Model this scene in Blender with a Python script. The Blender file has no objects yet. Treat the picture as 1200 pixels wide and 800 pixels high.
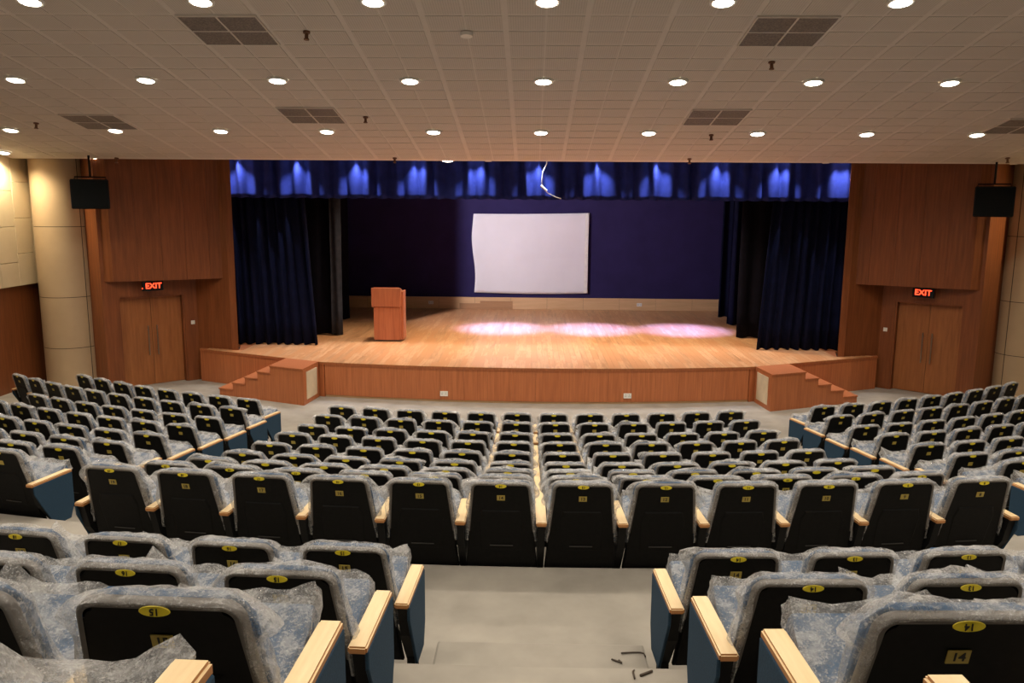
import bpy, bmesh, math, random
from mathutils import Vector, Matrix, noise
random.seed(7)
C = bpy.context.scene.collection
D = bpy.data
PI = math.pi
R_ = math.radians

# ------------------------------------------------------------------ camera
PITCH, YAW, ROLL = 9.5, 1.33, 0.4
camd = D.cameras.new('camera'); cam = D.objects.new('camera', camd); C.objects.link(cam)
camd.sensor_width = 36; camd.lens = 36 * 950 / 1200; camd.clip_start = 0.05; camd.clip_end = 200
cam.location = (0, 0, 4.25)
cam.matrix_world = (Matrix.Translation((0, 0, 4.25)) @ Matrix.Rotation(R_(YAW), 4, 'Z') @
                    Matrix.Rotation(R_(90 - PITCH), 4, 'X') @ Matrix.Rotation(R_(ROLL), 4, 'Z'))
bpy.context.scene.camera = cam
# ------------------------------------------------------------------ world, exposure
world = D.worlds.new('world'); bpy.context.scene.world = world; world.use_nodes = True
bg = world.node_tree.nodes['Background']; bg.inputs[0].default_value = (1, .9, .78, 1); bg.inputs[1].default_value = 0.02
vs = bpy.context.scene.view_settings
vs.view_transform = 'Standard'; vs.look = 'None'; vs.gamma = 1; vs.use_curve_mapping = False
vs.exposure = 0.0
HOUSE_W = 145.0          # power of one house downlight
HOUSE_COL = (1.0, .90, .76)
DIFFUSER_E = 14.0
VALANCE_W = 260.0
STAGE_SPOT_W = 11500.0
ADDED_WASH_W = 1350.0
ADDED_SIDE_W = 3100.0

# ------------------------------------------------------------------ materials
def new_mat(name):
    m = D.materials.new(name); m.use_nodes = True
    nt = m.node_tree; b = nt.nodes['Principled BSDF']
    return m, nt, b
def coords(nt, scale=(1, 1, 1), kind='Object', rnd=False):
    tc = nt.nodes.new('ShaderNodeTexCoord'); mp = nt.nodes.new('ShaderNodeMapping')
    mp.inputs['Scale'].default_value = scale
    nt.links.new(tc.outputs[kind], mp.inputs[0])
    if rnd:
        oi = nt.nodes.new('ShaderNodeObjectInfo'); mu = nt.nodes.new('ShaderNodeMath'); mu.operation = 'MULTIPLY'
        mu.inputs[1].default_value = 37.0
        nt.links.new(oi.outputs['Random'], mu.inputs[0]); nt.links.new(mu.outputs[0], mp.inputs['Location'])
    return mp.outputs[0]
def ntex(nt, co, scale, detail=3, rough=.55):
    n = nt.nodes.new('ShaderNodeTexNoise'); n.inputs['Scale'].default_value = scale
    n.inputs['Detail'].default_value = detail; n.inputs['Roughness'].default_value = rough
    nt.links.new(co, n.inputs['Vector']); return n.outputs['Fac']
def ramp(nt, fac, stops):
    r = nt.nodes.new('ShaderNodeValToRGB'); e = r.color_ramp.elements
    e[0].position, e[0].color = stops[0][0], (*stops[0][1], 1)
    e[1].position, e[1].color = stops[-1][0], (*stops[-1][1], 1)
    for p, c in stops[1:-1]:
        k = e.new(p); k.color = (*c, 1)
    nt.links.new(fac, r.inputs[0]); return r.outputs[0]
def bump(nt, b, fac, strength=.3, dist=.01):
    bm = nt.nodes.new('ShaderNodeBump'); bm.inputs['Strength'].default_value = strength
    bm.inputs['Distance'].default_value = dist
    nt.links.new(fac, bm.inputs['Height']); nt.links.new(bm.outputs[0], b.inputs['Normal'])
def plain(name, col, rough=.5, metal=0, var=.08, scale=8, bmp=0, spec=.5):
    m, nt, b = new_mat(name)
    f = ntex(nt, coords(nt), scale, 4)
    lo = tuple(max(0, c * (1 - var)) for c in col); hi = tuple(c * (1 + var) for c in col)
    nt.links.new(ramp(nt, f, [(.3, lo), (.7, hi)]), b.inputs['Base Color'])
    b.inputs['Roughness'].default_value = rough; b.inputs['Metallic'].default_value = metal
    b.inputs['Specular IOR Level'].default_value = spec
    if bmp: bump(nt, b, f, bmp)
    return m
def wood(name, dark, light, scale=(18, 18, 1.2), rough=.4, rnd=True, spec=.4):
    m, nt, b = new_mat(name)
    co = coords(nt, scale, rnd=rnd)
    f = ntex(nt, co, 1.6, 6, .6)
    nt.links.new(ramp(nt, f, [(.25, dark), (.5, tuple((a + c) / 2 for a, c in zip(dark, light))), (.75, light)]), b.inputs['Base Color'])
    b.inputs['Roughness'].default_value = rough; b.inputs['Specular IOR Level'].default_value = spec
    bump(nt, b, f, .06, .004)
    return m
def emit(name, col, s):
    m, nt, b = new_mat(name)
    b.inputs['Base Color'].default_value = (*col, 1)
    b.inputs['Emission Color'].default_value = (*col, 1); b.inputs['Emission Strength'].default_value = s
    return m

M = {}
M['wall_wood'] = wood('wall wood veneer', (.15, .042, .012), (.27, .084, .026), (14, 14, .8))
M['front_wood'] = wood('stage front veneer', (.33, .100, .036), (.54, .180, .066), (22, 22, .7))
M['door_wood'] = wood('door veneer', (.24, .080, .022), (.40, .145, .045), (11, 11, .9))
M['lectern_wood'] = wood('lectern veneer', (.34, .10, .045), (.52, .18, .08), (16, 16, .8))
M['beech'] = wood('pale beech', (.78, .56, .29), (.88, .69, .41), (30, 3, 30), rough=.3)
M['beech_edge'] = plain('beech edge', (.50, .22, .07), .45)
M['carpet'] = plain('grey beige carpet', (.325, .295, .25), .95, var=.16, scale=2.3, bmp=.1)
M['gypsum'] = plain('ceiling gypsum', (.66, .60, .54), .9, var=.03, scale=3)
M['cream'] = plain('cream wall panel', (.62, .50, .32), .8, var=.05, scale=2)
M['column'] = plain('column cladding', (.50, .36, .22), .38, var=.06, scale=1.5, spec=.35)
M['joint'] = plain('dark joint', (.05, .035, .02), .8)
M['black_plastic'] = plain('black chair plastic', (.006, .0058, .0055), .55, var=.3, scale=40, spec=.15)
M['slot'] = plain('moulded slot edge', (.035, .033, .03), .35)
M['rim'] = plain('grey plastic rim', (.13, .115, .10), .4, var=.15, scale=14)
M['black'] = plain('black metal', (.005, .005, .005), .6, spec=.25)
M['blue_fabric'] = plain('blue chair fabric', (.022, .072, .155), .9, var=.25, scale=90, bmp=.2)
M['panel_blue'] = plain('blue side panel fabric', (.011, .042, .080), .9, var=.2, scale=120, bmp=.15)
M['yellow'] = plain('yellow sticker', (.85, .68, .03), .4, var=.04)
M['tag'] = plain('dull gold tag', (.50, .38, .07), .45, var=.05)
M['ink'] = plain('black ink', (.01, .008, .005), .6)
M['navy'] = plain('navy curtain', (.0032, .0044, .018), .9, var=.25, scale=5, spec=.1)
M['navy_dark'] = plain('dark stage drape', (.0035, .0032, .007), .95, var=.3, scale=5, spec=.1)
M['grey_drape'] = plain('grey drape edge', (.032, .033, .042), .9, var=.2, scale=6, spec=.1)
M['valance'] = plain('blue valance velvet', (.012, .020, .13), .85, var=.25, scale=4, spec=.15)
M['cyc'] = plain('navy back wall', (.024, .018, .075), .85, var=.12, scale=1.5, spec=.15)
M['skirt'] = wood('tan stage skirting', (.58, .36, .18), (.70, .46, .25), (.8, 8, 9))
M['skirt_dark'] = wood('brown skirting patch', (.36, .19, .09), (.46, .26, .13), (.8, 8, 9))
M['sheet'] = plain('white cloth', (.74, .72, .74), .85, var=.03, scale=1.2)
M['white'] = plain('white plastic', (.78, .76, .70), .4)
M['grille_cream'] = plain('cream vent panel', (.64, .53, .36), .6, var=.08, scale=5)
M['steel'] = plain('brushed steel', (.42, .38, .33), .35, metal=1)
M['rust'] = plain('dark rusty steel', (.06, .04, .025), .6)
M['brass'] = plain('sprinkler metal', (.16, .07, .035), .5, metal=.3)
M['speaker_grille'] = plain('speaker grille', (.004, .005, .005), .8, var=.4, scale=160, bmp=.3, spec=.15)
M['dark_shell'] = plain('stage house black', (.012, .012, .02), .95)
M['diffuser'] = emit('lit diffuser', (1, .93, .78), DIFFUSER_E)
M['diffuser_blue'] = emit('lit stage diffuser', (.85, .88, 1), 8)
M['exit_red'] = emit('red exit letters', (1, .06, .02), 3.2)
for k in ('diffuser', 'diffuser_blue', 'exit_red'): M[k].cycles.emission_sampling = 'NONE' if k == 'exit_red' else 'AUTO'

# perforated ceiling tile
m, nt, b = new_mat('perforated gypsum'); M['perf'] = m
co = coords(nt, (1, 1, 1))
sep = nt.nodes.new('ShaderNodeSeparateXYZ'); nt.links.new(co, sep.inputs[0])
def cell(axis):
    a = nt.nodes.new('ShaderNodeMath'); a.operation = 'MULTIPLY'; a.inputs[1].default_value = 34.0
    nt.links.new(sep.outputs[axis], a.inputs[0])
    f = nt.nodes.new('ShaderNodeMath'); f.operation = 'FRACT'; nt.links.new(a.outputs[0], f.inputs[0])
    s = nt.nodes.new('ShaderNodeMath'); s.operation = 'SUBTRACT'; s.inputs[1].default_value = .5; nt.links.new(f.outputs[0], s.inputs[0])
    p = nt.nodes.new('ShaderNodeMath'); p.operation = 'POWER'; p.inputs[1].default_value = 2; nt.links.new(s.outputs[0], p.inputs[0])
    return p.outputs[0]
ad = nt.nodes.new('ShaderNodeMath'); ad.operation = 'ADD'
nt.links.new(cell(0), ad.inputs[0]); nt.links.new(cell(1), ad.inputs[1])
nt.links.new(ramp(nt, ad.outputs[0], [(.035, (.42, .375, .33)), (.07, (.61, .55, .49))]), b.inputs['Base Color'])
b.inputs['Roughness'].default_value = .9
# air grille
m, nt, b = new_mat('dark return air grille'); M['vent'] = m
f = ntex(nt, coords(nt, (1, 1, 1), rnd=True), 45, 2)
nt.links.new(ramp(nt, f, [(.35, (.13, .11, .10)), (.65, (.24, .20, .175))]), b.inputs['Base Color']); b.inputs['Roughness'].default_value = .8
# stage boards: colour by board
m, nt, b = new_mat('stage boards'); M['boards'] = m
at = nt.nodes.new('ShaderNodeAttribute'); at.attribute_name = 'board'
f = ntex(nt, coords(nt, (9, .8, 9)), 1.5, 6, .65)
mx = nt.nodes.new('ShaderNodeMath'); mx.operation = 'ADD'; nt.links.new(at.outputs['Fac'], mx.inputs[0]); nt.links.new(f, mx.inputs[1])
nt.links.new(ramp(nt, mx.outputs[0], [(.55, (.36, .145, .055)), (1.0, (.55, .25, .105)), (1.4, (.68, .37, .18))]), b.inputs['Base Color'])
b.inputs['Roughness'].default_value = .3; b.inputs['Specular IOR Level'].default_value = .5
# crinkled clear film
m, nt, b = new_mat('crinkled clear plastic film'); M['film'] = m
co = coords(nt, (1, 1, 1), rnd=True)
f1 = ntex(nt, co, 11, 3, .6); f2 = ntex(nt, co, 115, 4, .65)
nz_ = nt.nodes.new('ShaderNodeTexNoise'); nz_.inputs['Scale'].default_value = 24; nz_.inputs['Detail'].default_value = 4; nz_.inputs['Distortion'].default_value = 1.4
nt.links.new(co, nz_.inputs['Vector'])
crease = ramp(nt, nz_.outputs['Fac'], [(.46, (0, 0, 0)), (.50, (1, 1, 1)), (.54, (0, 0, 0))])
lw = nt.nodes.new('ShaderNodeLayerWeight'); lw.inputs[0].default_value = .35
def mrange(fac, a, b_, c, d):
    r = nt.nodes.new('ShaderNodeMapRange'); nt.links.new(fac, r.inputs[0])
    for i, v_ in enumerate((a, b_, c, d)): r.inputs[i + 1].default_value = v_
    return r.outputs[0]
def madd(x, k, y):
    r = nt.nodes.new('ShaderNodeMath'); r.operation = 'MULTIPLY_ADD'; nt.links.new(x, r.inputs[0]); r.inputs[1].default_value = k
    nt.links.new(y, r.inputs[2]); return r.outputs[0]
al = mrange(f1, .38, .64, .05, .34)
al = madd(crease, .14, al)
al = madd(mrange(f2, .52, .66, 0, 1), .25, al)
al = madd(lw.outputs['Facing'], .30, al)
cl = nt.nodes.new('ShaderNodeClamp'); nt.links.new(al, cl.inputs[0]); cl.inputs[2].default_value = .85
nt.links.new(cl.outputs[0], b.inputs['Alpha'])
b.inputs['Base Color'].default_value = (.86, .845, .82, 1); b.inputs['Roughness'].default_value = .13
b.inputs['Specular IOR Level'].default_value = .8
bump(nt, b, f2, 1.0, .012)

# ------------------------------------------------------------------ mesh helpers
def obj(name, mesh, mat=None, parent=None, loc=(0, 0, 0), rot=(0, 0, 0)):
    if mat is not None and len(mesh.materials) == 0: mesh.materials.append(mat)
    o = D.objects.new(name, mesh); C.objects.link(o); o.location = loc; o.rotation_euler = rot
    if parent: o.parent = parent
    return o
def from_bm(bm, name='mesh', smooth=False):
    bmesh.ops.recalc_face_normals(bm, faces=bm.faces)
    me = D.meshes.new(name); bm.to_mesh(me); bm.free()
    if smooth:
        for p in me.polygons: p.use_smooth = True
    return me
def bm_box(bm, x0, x1, y0, y1, z0, z1, mi=0):
    v = [bm.verts.new(p) for p in ((x0, y0, z0), (x1, y0, z0), (x1, y1, z0), (x0, y1, z0), (x0, y0, z1), (x1, y0, z1), (x1, y1, z1), (x0, y1, z1))]
    for q in ((0, 3, 2, 1), (4, 5, 6, 7), (0, 1, 5, 4), (1, 2, 6, 5), (2, 3, 7, 6), (3, 0, 4, 7)):
        f = bm.faces.new([v[i] for i in q]); f.material_index = mi
    return v
def box_mesh(x0, x1, y0, y1, z0, z1, bev=0, seg=2):
    bm = bmesh.new(); bm_box(bm, x0, x1, y0, y1, z0, z1)
    if bev: bmesh.ops.bevel(bm, geom=bm.edges[:], offset=bev, segments=seg, affect='EDGES', profile=.6)
    return from_bm(bm)
def bm_prism(bm, poly, z0, z1):
    a = [bm.verts.new((x, y, z0)) for x, y in poly]; t = [bm.verts.new((x, y, z1)) for x, y in poly]
    n = len(poly); bm.faces.new(a[::-1]); bm.faces.new(t)
    for i in range(n): bm.faces.new((a[i], a[(i + 1) % n], t[(i + 1) % n], t[i]))
def prism_mesh(poly, z0, z1, bev=0):
    bm = bmesh.new(); bm_prism(bm, poly, z0, z1)
    if bev: bmesh.ops.bevel(bm, geom=bm.edges[:], offset=bev, segments=2, affect='EDGES')
    return from_bm(bm)
def bm_extrude_profile(bm, prof, x0, x1):     # profile in (y,z), extruded along x
    a = [bm.verts.new((x0, y, z)) for y, z in prof]; t = [bm.verts.new((x1, y, z)) for y, z in prof]
    n = len(prof); bm.faces.new(a); bm.faces.new(t[::-1])
    for i in range(n): bm.faces.new((a[i], a[(i + 1) % n], t[(i + 1) % n], t[i]))
def bm_cyl(bm, c, r, z0, z1, n=20, r2=None):
    r2 = r if r2 is None else r2
    a = [bm.verts.new((c[0] + r * math.cos(2 * PI * i / n), c[1] + r * math.sin(2 * PI * i / n), z0)) for i in range(n)]
    t = [bm.verts.new((c[0] + r2 * math.cos(2 * PI * i / n), c[1] + r2 * math.sin(2 * PI * i / n), z1)) for i in range(n)]
    bm.faces.new(a[::-1]); bm.faces.new(t)
    for i in range(n): bm.faces.new((a[i], a[(i + 1) % n], t[(i + 1) % n], t[i]))
def bm_tube(bm, pts, r, n=6, closed=False):
    pts = [Vector(p) for p in pts]; rings = []
    for i, p in enumerate(pts):
        d = (pts[min(i + 1, len(pts) - 1)] - pts[max(i - 1, 0)]).normalized()
        u = d.cross(Vector((0, 0, 1)) if abs(d.z) < .9 else Vector((1, 0, 0))).normalized(); w = d.cross(u)
        rings.append([bm.verts.new(p + r * (u * math.cos(2 * PI * k / n) + w * math.sin(2 * PI * k / n))) for k in range(n)])
    for a, t in zip(rings, rings[1:]):
        for k in range(n): bm.faces.new((a[k], a[(k + 1) % n], t[(k + 1) % n], t[k]))
    bm.faces.new(rings[0][::-1]); bm.faces.new(rings[-1])
def box_obj(name, b, mat, parent=None, bev=0): return obj(name, box_mesh(*b, bev=bev), mat, parent)
def empty(name, loc=(0, 0, 0), rz=0):
    o = D.objects.new(name, None); C.objects.link(o); o.location = loc; o.rotation_euler = (0, 0, rz)
    o.empty_display_size = .1; return o
def tag(o, label, cat, group=None):
    o['label'] = label; o['category'] = cat
    if group: o['group'] = group
    return o
def struct(o): o['kind'] = 'structure'; return o
_txt = {}
def text_mesh(s, size, mat):
    k = (s, size)
    if k not in _txt:
        cu = D.curves.new('lettering', 'FONT'); cu.body = s; cu.size = size; cu.align_x = 'CENTER'; cu.align_y = 'CENTER'
        cu.extrude = .0006; cu.offset = size * .02; cu.resolution_u = 3
        t = D.objects.new('lettering_source', cu); C.objects.link(t)
        bpy.context.view_layer.update()
        me = D.meshes.new_from_object(t.evaluated_get(bpy.context.evaluated_depsgraph_get()))
        D.objects.remove(t); D.curves.remove(cu)
        me.materials.clear(); me.materials.append(mat); _txt[k] = me
    return _txt[k]

# ------------------------------------------------------------------ layout constants
CX, CY = .06, 29.5                                  # centre of the seating arcs
FLOOR = [0, .09, .18, .32, .46, .63, .85, 1.10, 1.365]
RK = [16.75 + .9 * k for k in range(9)]
EK = [r - .12 for r in RK]; EK[8] = RK[8] - .16
CROSS = 1.58
FORE = [(25.61, 1.58), (26.65, 1.94), (27.67, 2.35), (28.65, 2.805)]   # rows behind the cross aisle
XS = .12                                            # stage axis
def LR(s, u): return XS + s * u

# ------------------------------------------------------------------ floor: one step per row
fl_bm = bmesh.new(); bm_box(fl_bm, -11.8, 12.1, -7.0, 20.2, -.25, -.05)
floor = struct(obj('floor', from_bm(fl_bm), M['carpet']))
def tread_mesh(r0, r1, z, zb):
    bm = bmesh.new(); n = 28; XW = 11.7; top = []
    rows = []
    for r in (r0, r1):
        row = []
        for i in range(n + 1):
            x = -XW + 2 * XW * i / n
            dx = x - CX; y = CY - math.sqrt(max(r * r - dx * dx, 0))
            row.append((x, y))
        rows.append(row)
    vt = [[bm.verts.new((x, y, z)) for x, y in row] for row in rows]
    vb = [[bm.verts.new((x, y, zb)) for x, y in row] for row in rows]
    for i in range(n):
        bm.faces.new((vt[0][i], vt[0][i + 1], vt[1][i + 1], vt[1][i]))
        bm.faces.new((vb[0][i], vb[0][i + 1], vt[0][i + 1], vt[0][i]))
        bm.faces.new((vt[1][i], vt[1][i + 1], vb[1][i + 1], vb[1][i]))
    bm.faces.new([vt[0][0], vt[1][0], vb[1][0], vb[0][0]]); bm.faces.new([vt[0][n], vt[1][n], vb[1][n], vb[0][n]])
    return from_bm(bm)
box_obj('floor_apron', (-11.8, 12.1, 11.5, 20.2, -.05, 0), M['carpet'], floor)
edges = [EK[0]]
for k in range(1, 9): obj('floor_tread', tread_mesh(EK[k - 1], EK[k], FLOOR[k], -.05), M['carpet'], floor)
obj('floor_tread', tread_mesh(EK[8], FORE[0][0] + .10, CROSS, -.05), M['carpet'], floor)
for k in range(1, 4): obj('floor_tread', tread_mesh(FORE[k - 1][0] + .10, FORE[k][0] + .10, FORE[k][1], -.05), M['carpet'], floor)
obj('floor_tread', tread_mesh(FORE[3][0] + .10, 36.0, 3.22, -.05), M['carpet'], floor)
for k in range(0, 4):                              # half steps in the centre aisle
    y1 = CY - (FORE[k][0] + .10); zl = CROSS if k == 0 else FORE[k][1]; zh = FORE[k + 1][1] if k < 3 else 3.22
    box_obj('aisle_step', (-.52, .67, y1 - .02, y1 + .55, zl - .05, (zl + zh) / 2), M['carpet'], floor, .012)

# ------------------------------------------------------------------ ceiling
UP = 3.857; P = R_(PITCH)
ceil_org = Vector((0, UP * math.sin(P), 4.25 + UP * math.cos(P)))
EDGE = UP * 950 / (400 - 189.5)
ceiling = struct(obj('ceiling', box_mesh(-11.95, 12.3, -8, EDGE, .012, .30), M['gypsum'], loc=ceil_org, rot=(-P, 0, 0)))
TU, TV = .495, .478
U0, V0 = .148, UP * 950 / (400 - 94.5)
vents = [(-9, -5), (5, -5), (-9, 3), (5, 3), (-17, 4), (16, 4)]       # lower-left tile index (u, v)
ventset = {(u + a, v + b_) for u, v in vents for a in (0, 1) for b_ in (0, 1)}
tile_me = box_mesh(-.221, .221, -.211, .211, .006, .016); tile_me.materials.append(M['perf'])
tiles = []
for iu in range(-22, 22):
    for iv in range(-13, 12):
        x = U0 + (iu + .5) * TU + (.012 if iu % 2 else -.012); v = V0 + (iv + .5) * TV
        if v > EDGE - .26 or abs(x) > 11.3 or (iu, iv) in ventset: continue
        px = 622 + 950 * x / max(v, .1)
        vis = v > 9.5 and -40 < px < 1240
        tiles.append((0 if vis else 1, v, x))
tiles.sort()
for t in tiles[:300]: obj('perforated_tile', tile_me, None, ceiling, (t[2], t[1], 0))
bm = bmesh.new()
for t in tiles[300:]: bm_box(bm, t[2] - .221, t[2] + .221, t[1] - .211, t[1] + .211, .006, .016)
o = obj('perforated_tile_field', from_bm(bm), M['perf'], ceiling); o['kind'] = 'stuff'
def on_ceiling(u, v, w=0): return ceil_org + Matrix.Rotation(-P, 3, 'X') @ Vector((u, v, w))
# air vents
vent_names = ['dark square air vent in the ceiling front, left of centre', 'dark square air vent in the ceiling front, right of centre',
              'dark air vent in the ceiling near the stage, left of centre', 'dark air vent in the ceiling near the stage, right of centre',
              'dark air vent in the ceiling at the far left wall', 'dark air vent in the ceiling at the far right wall']
vp = box_mesh(-.225, .225, -.215, .215, -.012, .016); vp.materials.append(M['vent'])
bm = bmesh.new()
for a, b0, c_, d_ in ((-.49, .49, -.475, -.455), (-.49, .49, .455, .475), (-.49, -.473, -.455, .455), (.473, .49, -.455, .455), (-.012, .012, -.455, .455), (-.473, -.012, -.01, .01), (.012, .473, -.01, .01)):
    bm_box(bm, a, b0, c_, d_, -.014, .016)
vf = from_bm(bm); vf.materials.append(M['gypsum'])
for (iu, iv), lab in zip(vents, vent_names):
    r = empty('air_vent', on_ceiling(U0 + (iu + 1) * TU, V0 + (iv + 1) * TV)); r.rotation_euler = (-P, 0, 0)
    tag(r, lab, 'air vent', 'square air vents in the ceiling')
    obj('vent_frame', vf, None, r)
    for sx in (-.2425, .2425):
        for sy in (-.2325, .2325): obj('grille_panel', vp, None, r, (sx, sy, 0))
# downlights
bm = bmesh.new(); n = 24
ring = []
for rr, zz in ((.128, .012), (.128, -.012), (.118, -.020), (.098, -.018), (.094, .005)):
    ring.append([bm.verts.new((1.2 * rr * math.cos(2 * PI * i / n), 1.2 * rr * math.sin(2 * PI * i / n), zz)) for i in range(n)])
for a, t in zip(ring, ring[1:]):
    for i in range(n): bm.faces.new((a[i], a[(i + 1) % n], t[(i + 1) % n], t[i]))
trim_me = from_bm(bm, smooth=True); trim_me.materials.append(M['white'])
bm = bmesh.new(); dr = []
for rr, zz in ((.097, -.006), (.088, -.024), (.06, -.034), (.025, -.038)):
    dr.append([bm.verts.new((1.2 * rr * math.cos(2 * PI * i / n), 1.2 * rr * math.sin(2 * PI * i / n), zz)) for i in range(n)])
for a, t in zip(dr, dr[1:]):
    for i in range(n): bm.faces.new((a[i], a[(i + 1) % n], t[(i + 1) % n], t[i]))
bm.faces.new(dr[-1]); bm.faces.new(dr[0][::-1])
dif_me = from_bm(bm, smooth=True); dif_me.materials.append(M['diffuser'])
house = D.lights.new('house_lamp', 'SPOT'); house.energy = HOUSE_W; house.color = HOUSE_COL; house.spot_size = R_(150); house.spot_blend = .7; house.shadow_soft_size = .09
ordw = ['first', 'second', 'third', 'fourth', 'fifth', 'sixth', 'seventh', 'eighth', 'ninth', 'tenth', 'eleventh', 'twelfth']
def downlight(loc, rot, label, group, dm=dif_me, light=house, lamp_off=-.06):
    r = empty('ceiling_light', loc); r.rotation_euler = rot; tag(r, label, 'ceiling light', group)
    obj('trim_ring', trim_me, None, r); obj('diffuser', dm, None, r)
    l = D.objects.new('lamp', light); C.objects.link(l); l.parent = r; l.location = (0, 0, lamp_off)
    l.rotation_euler = (-rot[0], 0, 0)
    return r
rows = [('nearest row in view', UP * 950 / 399, -3, 2), ('second row from the stage', V0, -4, 3), ('row nearest the stage', UP * 950 / 245.5, -5, 4)]
for nm, v, k0, k1 in rows:
    for j, k in enumerate(range(k0, k1 + 1)):
        downlight(on_ceiling(U0 + k * 4 * TU, v, -.006), (-P, 0, 0), 'round lit ceiling downlight, %s, %s from the left' % (nm, ordw[j]), 'round downlights in the sloping ceiling')
for v, rn in ((6.6, 'first'), (3.5, 'second'), (.4, 'third')):
    for k in range(-4, 5):
        downlight(on_ceiling(U0 + k * 4 * TU, v, -.006), (-P, 0, 0), 'round lit downlight out of view behind, %s row, %s from the left' % (rn, ordw[k + 4]), 'round downlights above the rear seats')
side_l = house.copy(); side_l.energy = HOUSE_W * 2.2; side_l.color = (1, .86, .58)
for x_, w_ in ((-11.1, 'left'), (11.45, 'right')):
    v_ = 16.75
    downlight(on_ceiling(x_, v_, -.006), (-P, 0, 0), 'round downlight close to the %s side wall, just out of view' % w_, 'downlights along the side walls', dif_me, side_l)
# sprinklers
bm = bmesh.new(); bm_cyl(bm, (0, 0), .045, -.012, .012, 14); bm_cyl(bm, (0, 0), .016, -.075, -.012, 8); bm_cyl(bm, (0, 0), .035, -.095, -.082, 12)
bm_box(bm, -.022, -.016, -.005, .005, -.082, -.02); bm_box(bm, .016, .022, -.005, .005, -.082, -.02)
spr = from_bm(bm); spr.materials.append(M['brass'])
for px, py, where in ((354, 38, 'beside the front left vent'), (899, 72, 'behind the front right vent'), (32, 147, 'at the far left edge'), (425, 138, 'right of the left vent near the stage'),
                      (129, 188, 'at the ceiling edge above the left loudspeaker'), (830, 157, 'below the right vent near the stage'), (805, 185, 'at the ceiling edge right of centre'),
                      (460, 186, 'at the ceiling edge left of centre'), (1171, 182, 'at the ceiling edge above the right loudspeaker')):
    v = UP * 950 / (400 - py); u = (px - 622) / 950 * v
    o = obj('fire_sprinkler', spr, None, loc=on_ceiling(u, v, -.004), rot=(-P, 0, 0)); tag(o, 'small brown fire sprinkler on the ceiling ' + where, 'sprinkler', 'ceiling fire sprinklers')
bm = bmesh.new(); bm_cyl(bm, (0, 0), .075, -.03, .01, 18, .085)
v = UP * 950 / (400 - 39)
o = obj('smoke_detector', from_bm(bm), M['white'], loc=on_ceiling((543 - 622) / 950 * v, v, -.012), rot=(-P, 0, 0)); tag(o, 'small white round smoke detector on the ceiling left of centre', 'smoke detector')

# soffit above the valance and the room shell behind
edge_pt = on_ceiling(0, EDGE, .012)
SOF = 5.46
soffit = struct(obj('trim_1', box_mesh(-11.95, 12.3, edge_pt.y - .1, 20.4, SOF, SOF + .12), M['gypsum']))
wl = struct(obj('wall_left', box_mesh(-11.95, -11.5, -7, 19.6, -.25, 9.6), M['wall_wood']))
wr = struct(obj('wall_right', box_mesh(11.85, 12.3, -7, 19.6, -.25, 9.6), M['wall_wood']))
struct(obj('wall_rear', box_mesh(-11.9, 12.2, -7.3, -7.0, -.25, 9.8), M['cream']))
# cream cladding on the side walls, staggered panels
for s, w, x in ((-1, wl, -11.5), (1, wr, 11.85)):
    for j in range(12):
        y0 = 11.5 + j * .62; zz = 2.42; off = (0, .38, .18)[j % 3]; hs = [.52 + off * .5] + [.78] * 6
        for h in hs:
            z1 = min(zz + h, 7.2)
            if z1 - zz > .1:
                bx = (x - .10, x + .16, y0 + .004, y0 + .612, zz + .004, z1 - .004) if s < 0 else (x - .16, x + .10, y0 + .004, y0 + .612, zz + .004, z1 - .004)
                obj('wall_panel', box_mesh(*bx, bev=.006, seg=1), M['cream'], w)
            zz = z1

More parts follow.
